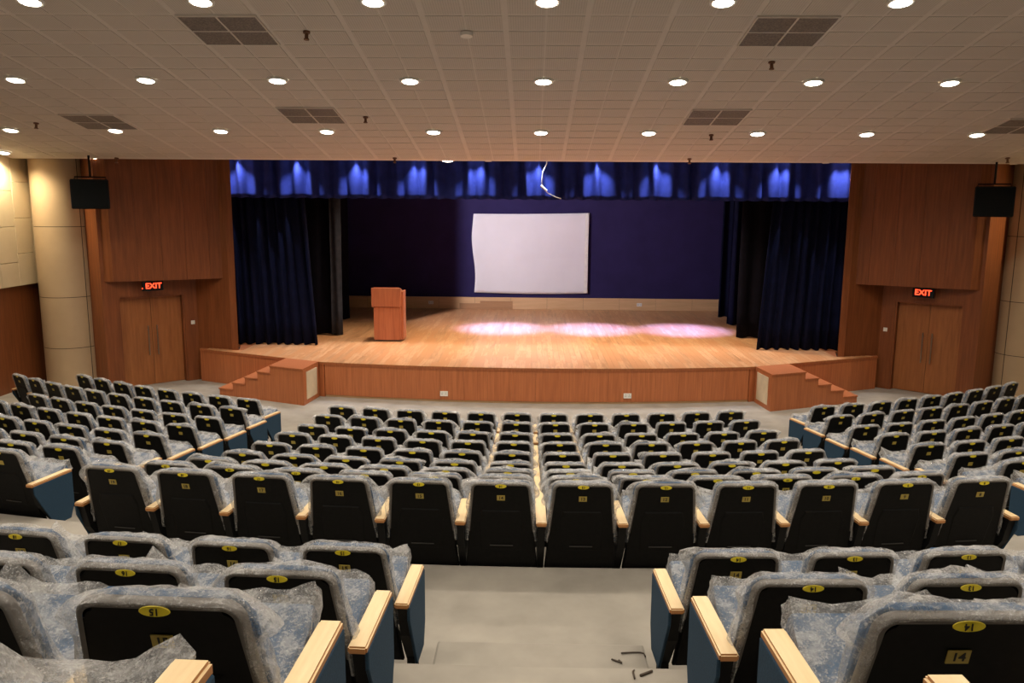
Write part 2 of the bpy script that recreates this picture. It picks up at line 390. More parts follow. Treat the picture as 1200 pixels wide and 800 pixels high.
# ------------------------------------------------------------------ angled front walls, fascias, doors, columns (both sides)
def front_side(s, side):
    A = Vector((LR(s, 8.2), 19.3)); d = Vector((s * .743, -.669)); nrm = Vector((-s * .669, -.743))   # along the wall outwards / into the room
    def pt(t, o): q = A + d * t + nrm * o; return (q.x, q.y)
    def slab(bm, t0, t1, o0, o1, z0, z1): bm_prism(bm, [pt(t0, o0), pt(t1, o0), pt(t1, o1), pt(t0, o1)], z0, z1)
    T0, T1 = .30, 1.76; HZ = 2.13
    bm = bmesh.new(); slab(bm, -.02, T0, -.25, 0, -.1, 6.0); slab(bm, T1, 2.09, -.25, 0, -.1, 6.0); bm_prism(bm, [pt(2.09, 0), (LR(s, 10.9), 18.85), (LR(s, 10.9), 19.2), pt(1.95, -.3)], -.1, 6.0); slab(bm, T0, T1, -.25, 0, HZ, 6.0)
    bm_prism(bm, [(LR(s, 8.2), 19.3), (LR(s, 8.28), 19.75), (LR(s, 7.42), 19.6), (LR(s, 7.20), 19.0)], -.1, 6.0)
    w = struct(obj('wall_front_' + side, from_bm(bm), M['wall_wood']))
    # door
    bm = bmesh.new(); slab(bm, T0, T0 + .035, -.23, -.02, 0, HZ); slab(bm, T1 - .035, T1, -.23, -.02, 0, HZ); slab(bm, T0 + .035, T1 - .035, -.23, -.02, HZ - .035, HZ)
    dr_ = struct(obj('door_1' if s < 0 else 'door_2', from_bm(bm), M['wall_wood']))
    mid = (T0 + T1) / 2
    for a, b0, hs in ((T0 + .04, mid - .004, 1), (mid + .004, T1 - .04, -1)):
        bm = bmesh.new(); slab(bm, a, b0, -.19, -.14, .01, HZ - .04); lf = obj('door_leaf', from_bm(bm), M['door_wood'], dr_)
        ht = mid - hs * .10; q0 = pt(ht, -.075); q1 = pt(ht, -.14)
        bm = bmesh.new(); bm_tube(bm, [(q0[0], q0[1], .72), (q0[0], q0[1], 1.42)], .014, 8)
        for hz in (.82, 1.32): bm_tube(bm, [(q0[0], q0[1], hz), (q1[0], q1[1], hz)], .009, 6)
        obj('pull_handle', from_bm(bm), M['steel'], lf)
    # overhanging fascia of vertical veneer panels
    F0 = Vector((LR(s, 7.23), 19.20)); F1 = Vector((LR(s, 9.50), 17.95)); fd = (F1 - F0).normalized(); fn = Vector((fd.y * s, -fd.x * s)) * (1 if s > 0 else 1)
    if fn.y > 0: fn = -fn
    L = (F1 - F0).length
    core = [tuple(F0 - fn * .02), tuple(F1 - fn * .02), pt(2.05, -.02), pt(0, -.02), (LR(s, 7.42), 19.4)]
    fz0 = 2.5
    tr = struct(obj('trim_2' if s < 0 else 'trim_3', prism_mesh(core, fz0, 6.0), M['wall_wood']))
    np_ = 5
    for i in range(np_):
        a = L * i / np_ + .003; b0 = L * (i + 1) / np_ - .003
        q = [F0 + fd * a, F0 + fd * b0, F0 + fd * b0 - fn * .03, F0 + fd * a - fn * .03]
        q2 = [tuple(v_) for v_ in q]
        obj('veneer_panel', prism_mesh(q2, fz0, 6.0, .002), M['wall_wood'], tr)
    # proscenium edge post
    obj('proscenium_post', prism_mesh([(LR(s, 7.10), 18.94), (LR(s, 7.26), 18.94), (LR(s, 7.46), 19.58), (LR(s, 7.34), 19.58)], .8, 5.9, .004), M['wall_wood'], w)
    # exit sign under the fascia
    mid_p = A + d * (1.06 if s < 0 else .95) + nrm * .22
    ang = math.atan2(nrm.x, -nrm.y)
    e = empty('exit_sign', (mid_p.x, mid_p.y, 2.265), ang)
    tag(e, 'lit red EXIT sign over the %s door' % side, 'exit sign', 'lit exit signs over the doors')
    obj('sign_box', box_mesh(-.23, .23, -.03, .03, 0, .215, .006), M['black'], e)
    obj('lettering', text_mesh(('. EXIT' if s < 0 else 'EXIT'), .175, M['exit_red']), None, e, (-.03 if s < 0 else 0, -.0315, .108), (PI / 2, 0, 0))
    bm = bmesh.new(); bm_cyl(bm, (-.12, 0), .008, .21, .27, 6); bm_cyl(bm, (.12, 0), .008, .21, .27, 6); obj('hanger', from_bm(bm), M['black'], e)
    # light switch
    sw = A + d * .12 + nrm * .006
    o = obj('light_switch', box_mesh(-.045, .045, -.008, .008, -.045, .045, .003), M['white'], loc=(sw.x, sw.y, 1.42), rot=(0, 0, ang)); tag(o, 'small white switch plate on the wood beside the %s door' % side, 'switch')
    # round column
    cx, cy, r = (-10.70, 18.45, .60) if s < 0 else (11.22, 18.45, .60)
    c0 = empty('round_column', (cx, cy, 0)); tag(c0, 'round beige clad column at the %s end of the stage wall' % side, 'column', 'round columns beside the stage wall')
    zs = [0, .98, 2.14, 3.72, 5.7] if s < 0 else [0, 1.02, 2.22, 3.66, 5.7]
    for z0, z1 in zip(zs, zs[1:]):
        bm = bmesh.new(); bm_cyl(bm, (0, 0), r, z0 + .007, z1 - .007, 48); bmesh.ops.delete(bm, geom=[f_ for f_ in bm.faces if len(f_.verts) > 4], context='FACES')
        me = from_bm(bm); 
        for p_ in me.polygons: p_.use_smooth = len(p_.vertices) == 4
        sg = obj('cladding_segment', me, M['column'], c0)
    bm = bmesh.new(); bm_cyl(bm, (0, 0), r - .012, 0, 5.7, 32)
    sa = math.atan2(-cy, -cx) + (.62 if s < 0 else -.62)
    bm_box(bm, r * math.cos(sa) - .006, r * math.cos(sa) + .006, r * math.sin(sa) - .006, r * math.sin(sa) + .006, 0, 5.7)
    obj('joint_core', from_bm(bm), M['joint'], c0)
    # loudspeaker on a ceiling bracket
    sx, sy, sz = (-9.40, 17.35, 4.43) if s < 0 else (9.58, 17.35, 4.40)
    sp = empty('loudspeaker', (sx, sy, sz), -s * R_(22)); tag(sp, 'black box loudspeaker hung high beside the %s column' % side, 'loudspeaker', 'black loudspeakers beside the columns')
    bm = bmesh.new(); bm_prism(bm, [(-.37, -.22), (.37, -.22), (.27, .26), (-.27, .26)], -.31, .31)
    bmesh.ops.bevel(bm, geom=bm.edges[:], offset=.015, segments=2, affect='EDGES'); obj('cabinet', from_bm(bm), M['black'], sp)
    obj('front_grille', box_mesh(-.345, .345, -.235, -.218, -.285, .285, .006), M['speaker_grille'], sp)
    bm = bmesh.new(); bm_tube(bm, [(-.30, 0, .30), (-.30, 0, .36), (.30, 0, .36), (.30, 0, .30)], .016, 6); bm_tube(bm, [(0, 0, .36), (0, 0, .81)], .022, 8)
    obj('bracket', from_bm(bm), M['black'], sp)
front_side(-1, 'left'); front_side(1, 'right')

# ------------------------------------------------------------------ stage
stage = empty('stage', (XS, 17.2, 0)); tag(stage, 'raised wooden stage with curved red-brown front and pale board floor', 'stage')
def lip(x): return 17.17 + .42 * (x / 4.65) ** 2
H = .8
deck = [(LR(0, 0) + x, lip(x)) for x in [(-4.78 + 9.56 * i / 24) for i in range(25)]]
deck_poly = deck + [(LR(1, 8.12), 19.12), (LR(1, 8.15), 19.26), (LR(1, 7.09), 18.92), (LR(1, 7.32), 19.7), (LR(1, 7.9), 19.8), (LR(1, 7.9), 27.25), (LR(-1, 7.9), 27.25), (LR(-1, 7.9), 19.8), (LR(-1, 7.32), 19.7), (LR(-1, 7.09), 18.92), (LR(-1, 8.15), 19.26), (LR(-1, 8.12), 19.12)]
bm = bmesh.new(); bm_prism(bm, [(x - XS, y - 17.2) for x, y in deck_poly], H - .06, H - .012)
obj('deck', from_bm(bm), M['front_wood'], stage)
# front panels
def front_panel(p0, p1, z0, z1, mat, parent, th=.04, name='front_panel'):
    p0, p1 = Vector(p0), Vector(p1); d = (p1 - p0).normalized(); nn = Vector((-d.y, d.x))
    if nn.y < 0: nn = -nn
    a, b0 = p0 + d * .001, p1 - d * .001
    q = [(v_.x - XS, v_.y - 17.2) for v_ in (a, b0, b0 + nn * th, a + nn * th)]
    return obj(name, prism_mesh(q, z0, z1, .002), mat, parent)
np_ = 18
for i in range(np_):
    xa = -4.70 + 9.4 * i / np_; xb = -4.70 + 9.4 * (i + 1) / np_
    front_panel((XS + xa, lip(xa) + .02), (XS + xb, lip(xb) + .02), .05, H - .06, M['front_wood'], stage)
    front_panel((XS + xa, lip(xa) + .05), (XS + xb, lip(xb) + .05), 0, .05, M['skirt'], stage, name='toe_kick')
for s in (-1, 1):
    pa = Vector((LR(s, 4.72), lip(4.72) + .02)); pb = Vector((LR(s, 8.12), 19.14))
    for i in range(5):
        q0, q1 = pa.lerp(pb, i / 5), pa.lerp(pb, (i + 1) / 5)
        if s < 0: q0, q1 = q1, q0
        front_panel(q0, q1, 0, H - .06, M['front_wood'], stage)
# boards: individually modelled, joined (too fine to pick apart)
bm = bmesh.new(); lay = bm.faces.layers.float.new('board')
rb = random.Random(3); bw = .13
def side_limit(x):                                  # front edge of the deck at stage-relative x
    ax = abs(x)
    if ax <= 4.78: return lip(x)
    t = (ax - 4.78) / (8.12 - 4.78); return lip(4.78) + t * (19.12 - lip(4.78))
x = -7.9
while x < 7.9:
    xa, xb = x + .0015, x + bw - .0015; y = max(side_limit(xa), side_limit(xb)) - .0
    ya, yb = side_limit(xa) - .015, side_limit(xb) - .015
    yend = 27.25 if abs(x + bw / 2) < 7.05 else 18.93 + .27 * (abs(x) - 7.05); y = min(ya, yb); cur = max(ya, yb) + rb.uniform(.3, 1.8)
    fa, fb = ya, yb
    patch = -.12 if (-.2 < x < 1.15) else 0
    while fa < yend:
        ca = min(cur, yend)
        v4 = [bm.verts.new((px_, py_ - 17.2, zz)) for zz in (H - .012, H) for px_, py_ in ((xa, fa + .001), (xb, fb + .001), (xb, ca - .001), (xa, ca - .001))]
        val = rb.uniform(.25, .75)
        for q in ((4, 5, 6, 7), (0, 1, 5, 4), (1, 2, 6, 5), (2, 3, 7, 6), (3, 0, 4, 7)):
            f_ = bm.faces.new([v4[i] for i in q]); f_[lay] = val
        fa = fb = ca; cur = ca + rb.choice((1.2, 1.8, 2.4))
        if ca >= yend: break
    x += bw
me = D.meshes.new('boards'); bmesh.ops.recalc_face_normals(bm, faces=bm.faces); bm.to_mesh(me); bm.free()
o = obj('floor_boards', me, M['boards'], stage); o['kind'] = 'stuff'
# steps at either end
def stage_steps(s, side):
    A = Vector((LR(s, 4.95), 16.78)); dv = Vector((s * .921, .39)); back = Vector((-s * .12, 1.0))
    r = empty('stage_steps', (A.x, A.y, 0)); tag(r, 'red-brown wooden steps at the %s end of the stage' % side, 'steps', 'wooden steps to the stage')
    def q(a, b0, zz0, zz1, bev=0, nose=0, name='step', mat='front_wood', inset=0):
        w0 = .87 + a * .03; w1 = .87 + b0 * .03
        pts = [dv * a, dv * b0, dv * b0 + back * w1, dv * a + back * w0]
        pts = [pts[0] - back * nose, pts[1] - back * nose + dv * nose, pts[2] + dv * nose, pts[3]]
        return obj(name, prism_mesh([(p_.x, p_.y) for p_ in pts], zz0, zz1, bev), M[mat], r)
    sd = [0, .89, 1.25, 1.61, 1.97, 2.36]
    for i in range(5):
        h = H * (5 - i) / 5
        if i == 0: h = H - .002
        q(sd[i], sd[i + 1], 0, h - .03, 0)
        q(sd[i], sd[i + 1], h - .03, h, .004, .018, 'tread', 'front_wood')
    # vent panel on the inner face
    a = back * .16; b0 = back * .74; out = Vector((-s, -.12)).normalized() * .012
    pl = obj('vent_panel', prism_mesh([(p_.x, p_.y) for p_ in (a + out, b0 + out, b0 - out, a - out)], .10, .70, .002), M['grille_cream'], r)
    pl['label'] = 'cream painted vent panel'
stage_steps(-1, 'left'); stage_steps(1, 'right')

# stage house
BW = 27.3
sb = struct(obj('wall_back', box_mesh(-9.6, 9.8, BW, BW + .2, .7, 7.2), M['cyc']))
struct(obj('wall_stage_left', box_mesh(-9.8, -9.6, 19.9, BW + .2, .0, 7.2), M['dark_shell']))
struct(obj('wall_stage_right', box_mesh(9.8, 10.0, 19.9, BW + .2, .0, 7.2), M['dark_shell']))
struct(obj('ceiling_stage', box_mesh(-9.8, 10.0, 20.2, BW + .2, 7.0, 7.2), M['dark_shell']))
bb = struct(obj('baseboard_back', box_mesh(-8.0, 8.2, BW - .035, BW + .02, H, 1.19), M['joint']))
xx = -8.0
while xx < 8.1:
    obj('skirting_board', box_mesh(xx + .003, min(xx + 1.22, 8.2) - .003, BW - .05, BW - .01, H, 1.195, .002), M['skirt'], bb); xx += 1.22
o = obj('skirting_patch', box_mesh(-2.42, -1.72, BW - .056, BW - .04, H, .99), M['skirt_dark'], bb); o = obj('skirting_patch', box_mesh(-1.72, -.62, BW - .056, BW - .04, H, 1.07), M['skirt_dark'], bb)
# drapes
def drape(name, x0, x1, y, z0, z1, pleat, amp, mat, label, group=None, x1t=None, x0t=None, seed=0, cat='curtain'):
    rr = random.Random(seed); W = abs(x1 - x0); nx = max(24, int(W / pleat * 8)); nz = 10
    x1t = x1 if x1t is None else x1t; x0t = x0 if x0t is None else x0t
    ph = [rr.uniform(.7, 1.3) for _ in range(int(W / pleat) + 3)]
    bm = bmesh.new(); g = []
    for j in range(nz + 1):
        t = j / nz; z = z0 + (z1 - z0) * t; row = []
        for i in range(nx + 1):
            s_ = i / nx; a0 = x0 + (x0t - x0) * t; a1 = x1 + (x1t - x1) * t
            k = s_ * W / pleat; am = amp * ph[int(k)] * (1.0 + .25 * (1 - t))
            yy = y + am * math.sin(2 * PI * k + .5 * math.sin(k * 1.7)) + .25 * amp * math.sin(k * 9.1 + t * 2)
            xx_ = a0 + (a1 - a0) * s_ + .02 * math.sin(k * 5 + t * 3)
            zz = z + (.012 * math.sin(k * 6.3) if j == 0 else 0)
            row.append(bm.verts.new((xx_, yy, zz)))
        g.append(row)
    for j in range(nz):
        for i in range(nx): bm.faces.new((g[j][i], g[j][i + 1], g[j + 1][i + 1], g[j + 1][i]))
    me = from_bm(bm, smooth=True)
    r = obj(name, me, mat); md = r.modifiers.new('thickness', 'SOLIDIFY'); md.thickness = .012
    tag(r, label, cat, group); return r
g_ = 'dark drapes at the stage wings'
drape('stage_curtain', -7.9, -5.27, 19.78, H + .02, 6.2, .24, .055, M['navy'], 'navy pleated front curtain gathered at the left of the stage opening', g_, x1t=-5.62, seed=1)
drape('stage_curtain', 8.15, 5.55, 19.80, H + .02, 6.2, .24, .055, M['navy'], 'navy pleated front curtain gathered at the right of the stage opening', g_, x1t=5.85, seed=2)
drape('stage_curtain', -8.6, -5.02, 21.35, H + .03, 6.6, .5, .03, M['navy_dark'], 'flat black drape behind the left front curtain', g_, seed=3)
drape('stage_curtain', 9.0, 5.50, 21.55, H + .03, 6.6, .5, .03, M['navy_dark'], 'flat black drape behind the right front curtain', g_, seed=4)
drape('stage_curtain', -8.8, -5.50, 24.3, H + .03, 6.6, .4, .04, M['navy_dark'], 'black drape deepest at the left wing of the stage', g_, seed=5)
drape('stage_curtain', 9.2, 5.80, 23.9, H + .03, 6.6, .3, .05, M['navy'], 'navy drape third from the front at the right wing', g_, seed=6)
drape('stage_curtain', 9.2, 5.93, 25.6, H + .03, 6.6, .3, .05, M['navy'], 'navy drape nearest the back wall at the right wing', g_, seed=7)
drape('stage_curtain', -8.9, -5.95, 26.3, H + .03, 6.6, .4, .04, M['navy_dark'], 'black drape nearest the back wall at the left wing', g_, seed=8)
drape('drape_edge', -5.30, -4.98, 21.22, H + .04, 6.6, .33, .03, M['grey_drape'], 'narrow grey drape edge hanging at the left wing', None, seed=9)
drape('valance', -7.55, 7.8, 19.52, 4.40, SOF, .34, .05, M['valance'], 'blue pleated valance along the top of the stage opening', None, seed=10, cat='valance')
for x_, y_, w_ in ((-1.86, 18.15, 'over the stage front'), (-9.62, 18.02, 'above the left loudspeaker')):
    r = downlight((x_, y_, 5.225), (0, 0, 0), 'lit round lamp glimpsed under the ceiling edge ' + w_, 'lamps under the ceiling edge')
    bm = bmesh.new(); bm_cyl(bm, (0, 0), .11, .012, .26, 18); obj('housing', from_bm(bm), M['white'], r)
# valance washers
val = D.lights.new('valance_lamp', 'SPOT'); val.energy = VALANCE_W; val.color = (.75, .82, 1); val.spot_size = R_(84); val.spot_blend = .9; val.shadow_soft_size = .04
dif2 = dif_me.copy(); dif2.materials.clear(); dif2.materials.append(M['diffuser_blue'])
for j, k in enumerate(range(-5, 6)):
    downlight((.12 + 1.415 * k, 19.30, SOF - .012), (0, 0, 0), 'small lamp washing the blue valance, %s from the left' % ordw[j], 'lamps above the valance', dif2, val)
# stage spots
spot = D.lights.new('stage_lamp', 'SPOT'); spot.energy = STAGE_SPOT_W; spot.color = (.23, .26, 1); spot.spot_size = R_(33); spot.spot_blend = 1.0; spot.shadow_soft_size = .08
def stage_fixture(x, y, z, label):
    r = empty('stage_spotlight', (x, y, z)); tag(r, label, 'spotlight', 'spotlights above the stage')
    bm = bmesh.new(); bm_cyl(bm, (0, 0), .11, 0, .34, 16, .09); obj('housing', from_bm(bm), M['black'], r)
    bm = bmesh.new(); bm_cyl(bm, (0, 0), .1, -.006, -.001, 16); obj('lens', from_bm(bm), M['diffuser_blue'], r)
    bm = bmesh.new(); bm_tube(bm, [(0, 0, .34), (0, 0, 7.0 - z)], .02, 6); obj('hanger', from_bm(bm), M['black'], r)
    l = D.objects.new('lamp', spot); C.objects.link(l); l.parent = r; l.location = (0, 0, -.03)
for x, w_ in ((-.78, 'left'), (1.72, 'middle'), (4.32, 'right')): stage_fixture(x, 22.85, 6.2, 'overhead stage spotlight, %s of the three lit pools' % w_)
def added_wash(x, y, z, tx, ty, tz, watts, col, cone, blend, label, soft=.12):  # added unseen lamp to brighten the stage, with its housing and hanger
    d = (Vector((tx, ty, tz)) - Vector((x, y, z))).normalized()
    r = empty('stage_lamp', (x, y, z)); tag(r, label, 'stage lamp', 'added lamps washing the stage')  # root of an added unseen lamp, not one of the stage spots
    q = d.to_track_quat('-Z', 'Y').to_euler()
    bm = bmesh.new(); bm_cyl(bm, (0, 0), .09, .01, .26, 16, .07); obj('housing', from_bm(bm), M['black'], r, rot=q)
    bm = bmesh.new(); bm_tube(bm, [(0, 0, .05), (0, 0, 7.0 - z)], .02, 6); obj('hanger', from_bm(bm), M['black'], r)
    l = D.lights.new('added_wash_lamp', 'SPOT'); l.energy = watts; l.color = col; l.spot_size = R_(cone); l.spot_blend = blend; l.shadow_soft_size = soft
    o = D.objects.new('lamp', l); C.objects.link(o); o.parent = r; o.rotation_euler = q
added_wash(-5.36, 20.3, 6.0, 2.0, 27.3, 1.9, ADDED_SIDE_W, (.96, .90, 1), 80, .6, 'added unseen lamp behind the valance at the left of the stage', .05)  # added side lamp: lights the sheet, casts the shadow edge on the back wall
for x_, k_, w_ in ((-3.4, .7, 'far left'), (-.9, .9, 'left of centre'), (1.7, 1.0, 'right of centre'), (4.2, 1.2, 'far right')):  # added warm lamps that lift the front of the stage floor
    added_wash(x_, 20.45, 5.65, x_ - .4, 19.7, .8, ADDED_WASH_W * k_, (1, .84, .62), 110, .8, 'added unseen lamp above the front of the stage behind the valance, ' + w_)
# ------------------------------------------------------------------ things on the stage
scr = empty('projection_sheet', (-.02, BW - .06, 1.36)); tag(scr, 'white cloth sheet hung as a screen on the navy back wall', 'screen')
bm = bmesh.new(); nx, nz = 40, 28; g = []
for j in range(nz + 1):
    row = []
    for i in range(nx + 1):
        s_, t = i / nx, j / nz
        xx_ = (-1.90 + .0) + 3.83 * s_ + (1 - s_) * (-.05 * t + .045 * math.sin(t * 7)) - s_ * .02 * math.sin(t * 3)
        zz = 2.62 * t + .05 * s_ * t - .03 * t * math.sin(s_ * PI) * .6 + .035 * (1 - t) * math.sin(s_ * PI * 1.0) * -1
        yy = -.012 * noise.noise(Vector((s_ * 3, t * 2, 1))) - .012 * math.exp(-((t - .5) / .012) ** 2) * (1 if s_ < .18 or s_ > .45 else .3) - .02 * noise.noise(Vector((s_ * 9, t * 5, 4))) * (1 - s_)
        row.append(bm.verts.new((xx_, yy, zz)))
    g.append(row)
for j in range(nz):
    for i in range(nx): bm.faces.new((g[j][i], g[j][i + 1], g[j + 1][i + 1], g[j + 1][i]))
so = obj('cloth', from_bm(bm, smooth=True), M['sheet'], scr); md = so.modifiers.new('t', 'SOLIDIFY'); md.thickness = .004
obj('hem_strip', box_mesh(1.79, 1.90, -.045, -.035, .02, 2.64), M['white'], scr)

lec = empty('lectern', (-3.66, 20.62, H)); tag(lec, 'red-brown wooden lectern standing on the left of the stage', 'lectern')
obj('body', box_mesh(-.345, .345, -.22, .27, .04, .88, .004), M['lectern_wood'], lec)
obj('plinth', box_mesh(-.325, .325, -.20, .25, 0, .04), M['joint'], lec)
bm = bmesh.new(); bm_extrude_profile(bm, [(-.27, .895), (.30, .895), (.30, 1.24), (-.20, 1.37), (-.27, 1.37)], -.385, .355)
bmesh.ops.bevel(bm, geom=bm.edges[:], offset=.004, segments=1, affect='EDGES'); obj('head_box', from_bm(bm), M['lectern_wood'], lec)
obj('shadow_gap', box_mesh(-.335, .335, -.21, .26, .88, .895), M['joint'], lec)
bm = bmesh.new(); bm_extrude_profile(bm, [(-.19, 1.375), (.29, 1.25), (.29, 1.262), (-.19, 1.388)], -.34, .31); obj('reading_top', from_bm(bm), M['lectern_wood'], lec)
obj('side_return', box_mesh(.345, .405, -.15, .27, .04, 1.28, .004), M['lectern_wood'], lec)

def socket(x, y, z, label, rz=0):
    r = empty('wall_socket', (x, y, z), rz); tag(r, label, 'socket', 'white wall sockets')
    obj('plate', box_mesh(-.085, .085, -.012, .012, -.055, .055, .004), M['white'], r)
    bm = bmesh.new()
    for sx in (-.04, .04):
        for hx, hz in ((0, .022), (-.012, -.012), (.012, -.012)): bm_box(bm, sx + hx - .005, sx + hx + .005, -.014, -.01, hz - .006, hz + .006)
    obj('socket_holes', from_bm(bm), M['ink'], r)
socket(-3.39, BW - .06, 1.0, 'white socket on the back skirting, left of the sheet'); socket(3.65, BW - .06, .99, 'white socket on the back skirting, right of the sheet')
xs_ = -2.0; socket(XS + xs_, lip(xs_) + .01, .19, 'white socket low on the stage front, left of centre', -.04)
xs_ = 2.0; socket(XS + xs_, lip(xs_) + .01, .19, 'white socket low on the stage front, right of centre', .04)
# hanging cable
bm = bmesh.new(); cp = [(.34, 19.30, 5.46), (.33, 19.3, 5.22), (.24, 19.3, 5.02), (.22, 19.29, 4.80), (.26, 19.28, 4.66), (.38, 19.28, 4.54), (.55, 19.27, 4.46), (.68, 19.27, 4.42)]
cv = []
for i in range(len(cp) - 1):
    for t in (0, .33, .66): cv.append(tuple(Vector(cp[i]).lerp(Vector(cp[i + 1]), t)))
bm_tube(bm, cv + [cp[-1]], .012, 6); hc = empty('hanging_cable', (0, 0, 0)); tag(hc, 'loose white cable dangling in front of the blue valance', 'cable')
obj('cable', from_bm(bm, smooth=True), M['white'], hc)
bm = bmesh.new(); bm_tube(bm, [(.20, 19.28, 4.72), (.27, 19.27, 4.66), (.34, 19.27, 4.60)], .028, 7); obj('connector', from_bm(bm), M['white'], hc)
bm = bmesh.new(); bm_cyl(bm, (0, 0), .07, -.05, 0, 16, .09); dome = from_bm(bm, smooth=True); dome.materials.append(M['white'])
for x, w_ in ((-.95, 'left of the hanging cable'), (6.25, 'over the right front curtain'), (10.2, 'above the right loudspeaker')):
    o = obj('ceiling_sensor', dome, None, loc=(x, edge_pt.y + .02, 5.235), rot=(0, 0, 0)); tag(o, 'small white dome sensor at the ceiling edge ' + w_, 'sensor', 'white dome sensors')

# ------------------------------------------------------------------ chairs
LEAN = .25
def back_y(z): return (.95 - z) * LEAN
def outline(zb, zt, wb, wt, rc, n=6, rb_=0):
    pts = [(-wb, zb)]
    # top-left corner then top-right
    pts += [(-wt + rc * (1 - math.cos(a)) , zt - rc + rc * math.sin(a)) for a in [PI / 2 * i / n for i in range(n + 1)]]
    pts += [(wt - rc * (1 - math.cos(a)), zt - rc + rc * math.sin(a)) for a in [PI / 2 * (n - i) / n for i in range(n + 1)]]
    pts += [(wb, zb)]
    return pts
def slab_from(out, y0, y1, bev, seg=2):
    bm = bmesh.new()
    a = [bm.verts.new((x, y0 + back_y(z), z)) for x, z in out]; t = [bm.verts.new((x, y1 + back_y(z), z)) for x, z in out]
    n = len(out); bm.faces.new(a); bm.faces.new(t[::-1])
    for i in range(n): bm.faces.new((a[i], a[(i + 1) % n], t[(i + 1) % n], t[i]))
    if bev:
        ed = [e for e in bm.edges if (e.verts[0] in a and e.verts[1] in a) or (e.verts[0] in t and e.verts[1] in t)]
        bmesh.ops.bevel(bm, geom=ed, offset=bev, segments=seg, affect='EDGES')
    return bm
def bulge(bm, zmid, amt, rear=True):
    return bm
CH = {}
sh_out = outline(.20, .905, .268, .207, .045)
bm = slab_from(sh_out, 0, .05, .012)
# recessed moulding on the back
inner = [(-.15, .36), (-.165, .62), (-.14, .70), (.14, .70), (.165, .62), (.15, .36)]
a = [bm.verts.new((x, -.0005 + back_y(z), z)) for x, z in inner]; t = [bm.verts.new((x * .93, -.005 + back_y(z), .53 + (z - .53) * .94)) for x, z in inner]
bm.faces.new(t)
for i in range(6): bm.faces.new((a[i], a[(i + 1) % 6], t[(i + 1) % 6], t[i]))
CH['shell'] = from_bm(bm); CH['shell'].materials.append(M['black_plastic'])
bm = bmesh.new(); bm_box(bm, -.085, .085, back_y(.40) - .011, back_y(.40), .397, .403); CH['slot'] = from_bm(bm); CH['slot'].materials.append(M['slot'])
# rim following sides and top of shell
bm = bmesh.new(); rp = outline(.52, .920, .247, .213, .05)
rings = []
for i, (x, z) in enumerate(rp):
    p0 = Vector(rp[max(i - 1, 0)]); p1 = Vector(rp[min(i + 1, len(rp) - 1)]); dd = (p1 - p0).normalized(); nn = Vector((-dd.y, dd.x))
    ring_ = []
    for o_, y_ in ((-.016, -.002), (-.005, -.005), (.004, .004), (.006, .03), (-.01, .045)):
        q = Vector((x, z)) + nn * o_; ring_.append(bm.verts.new((q.x, y_ + back_y(q.y), q.y)))
    rings.append(ring_)
for a, t in zip(rings, rings[1:]):
    for k in range(4): bm.faces.new((a[k], a[k + 1], t[k + 1], t[k]))
CH['rim'] = from_bm(bm, smooth=True); CH['rim'].materials.append(M['rim'])
bm = slab_from(outline(.42, .925, .262, .220, .06), .030, .074, .016, 3); CH['cushion'] = from_bm(bm, smooth=True); CH['cushion'].materials.append(M['blue_fabric'])
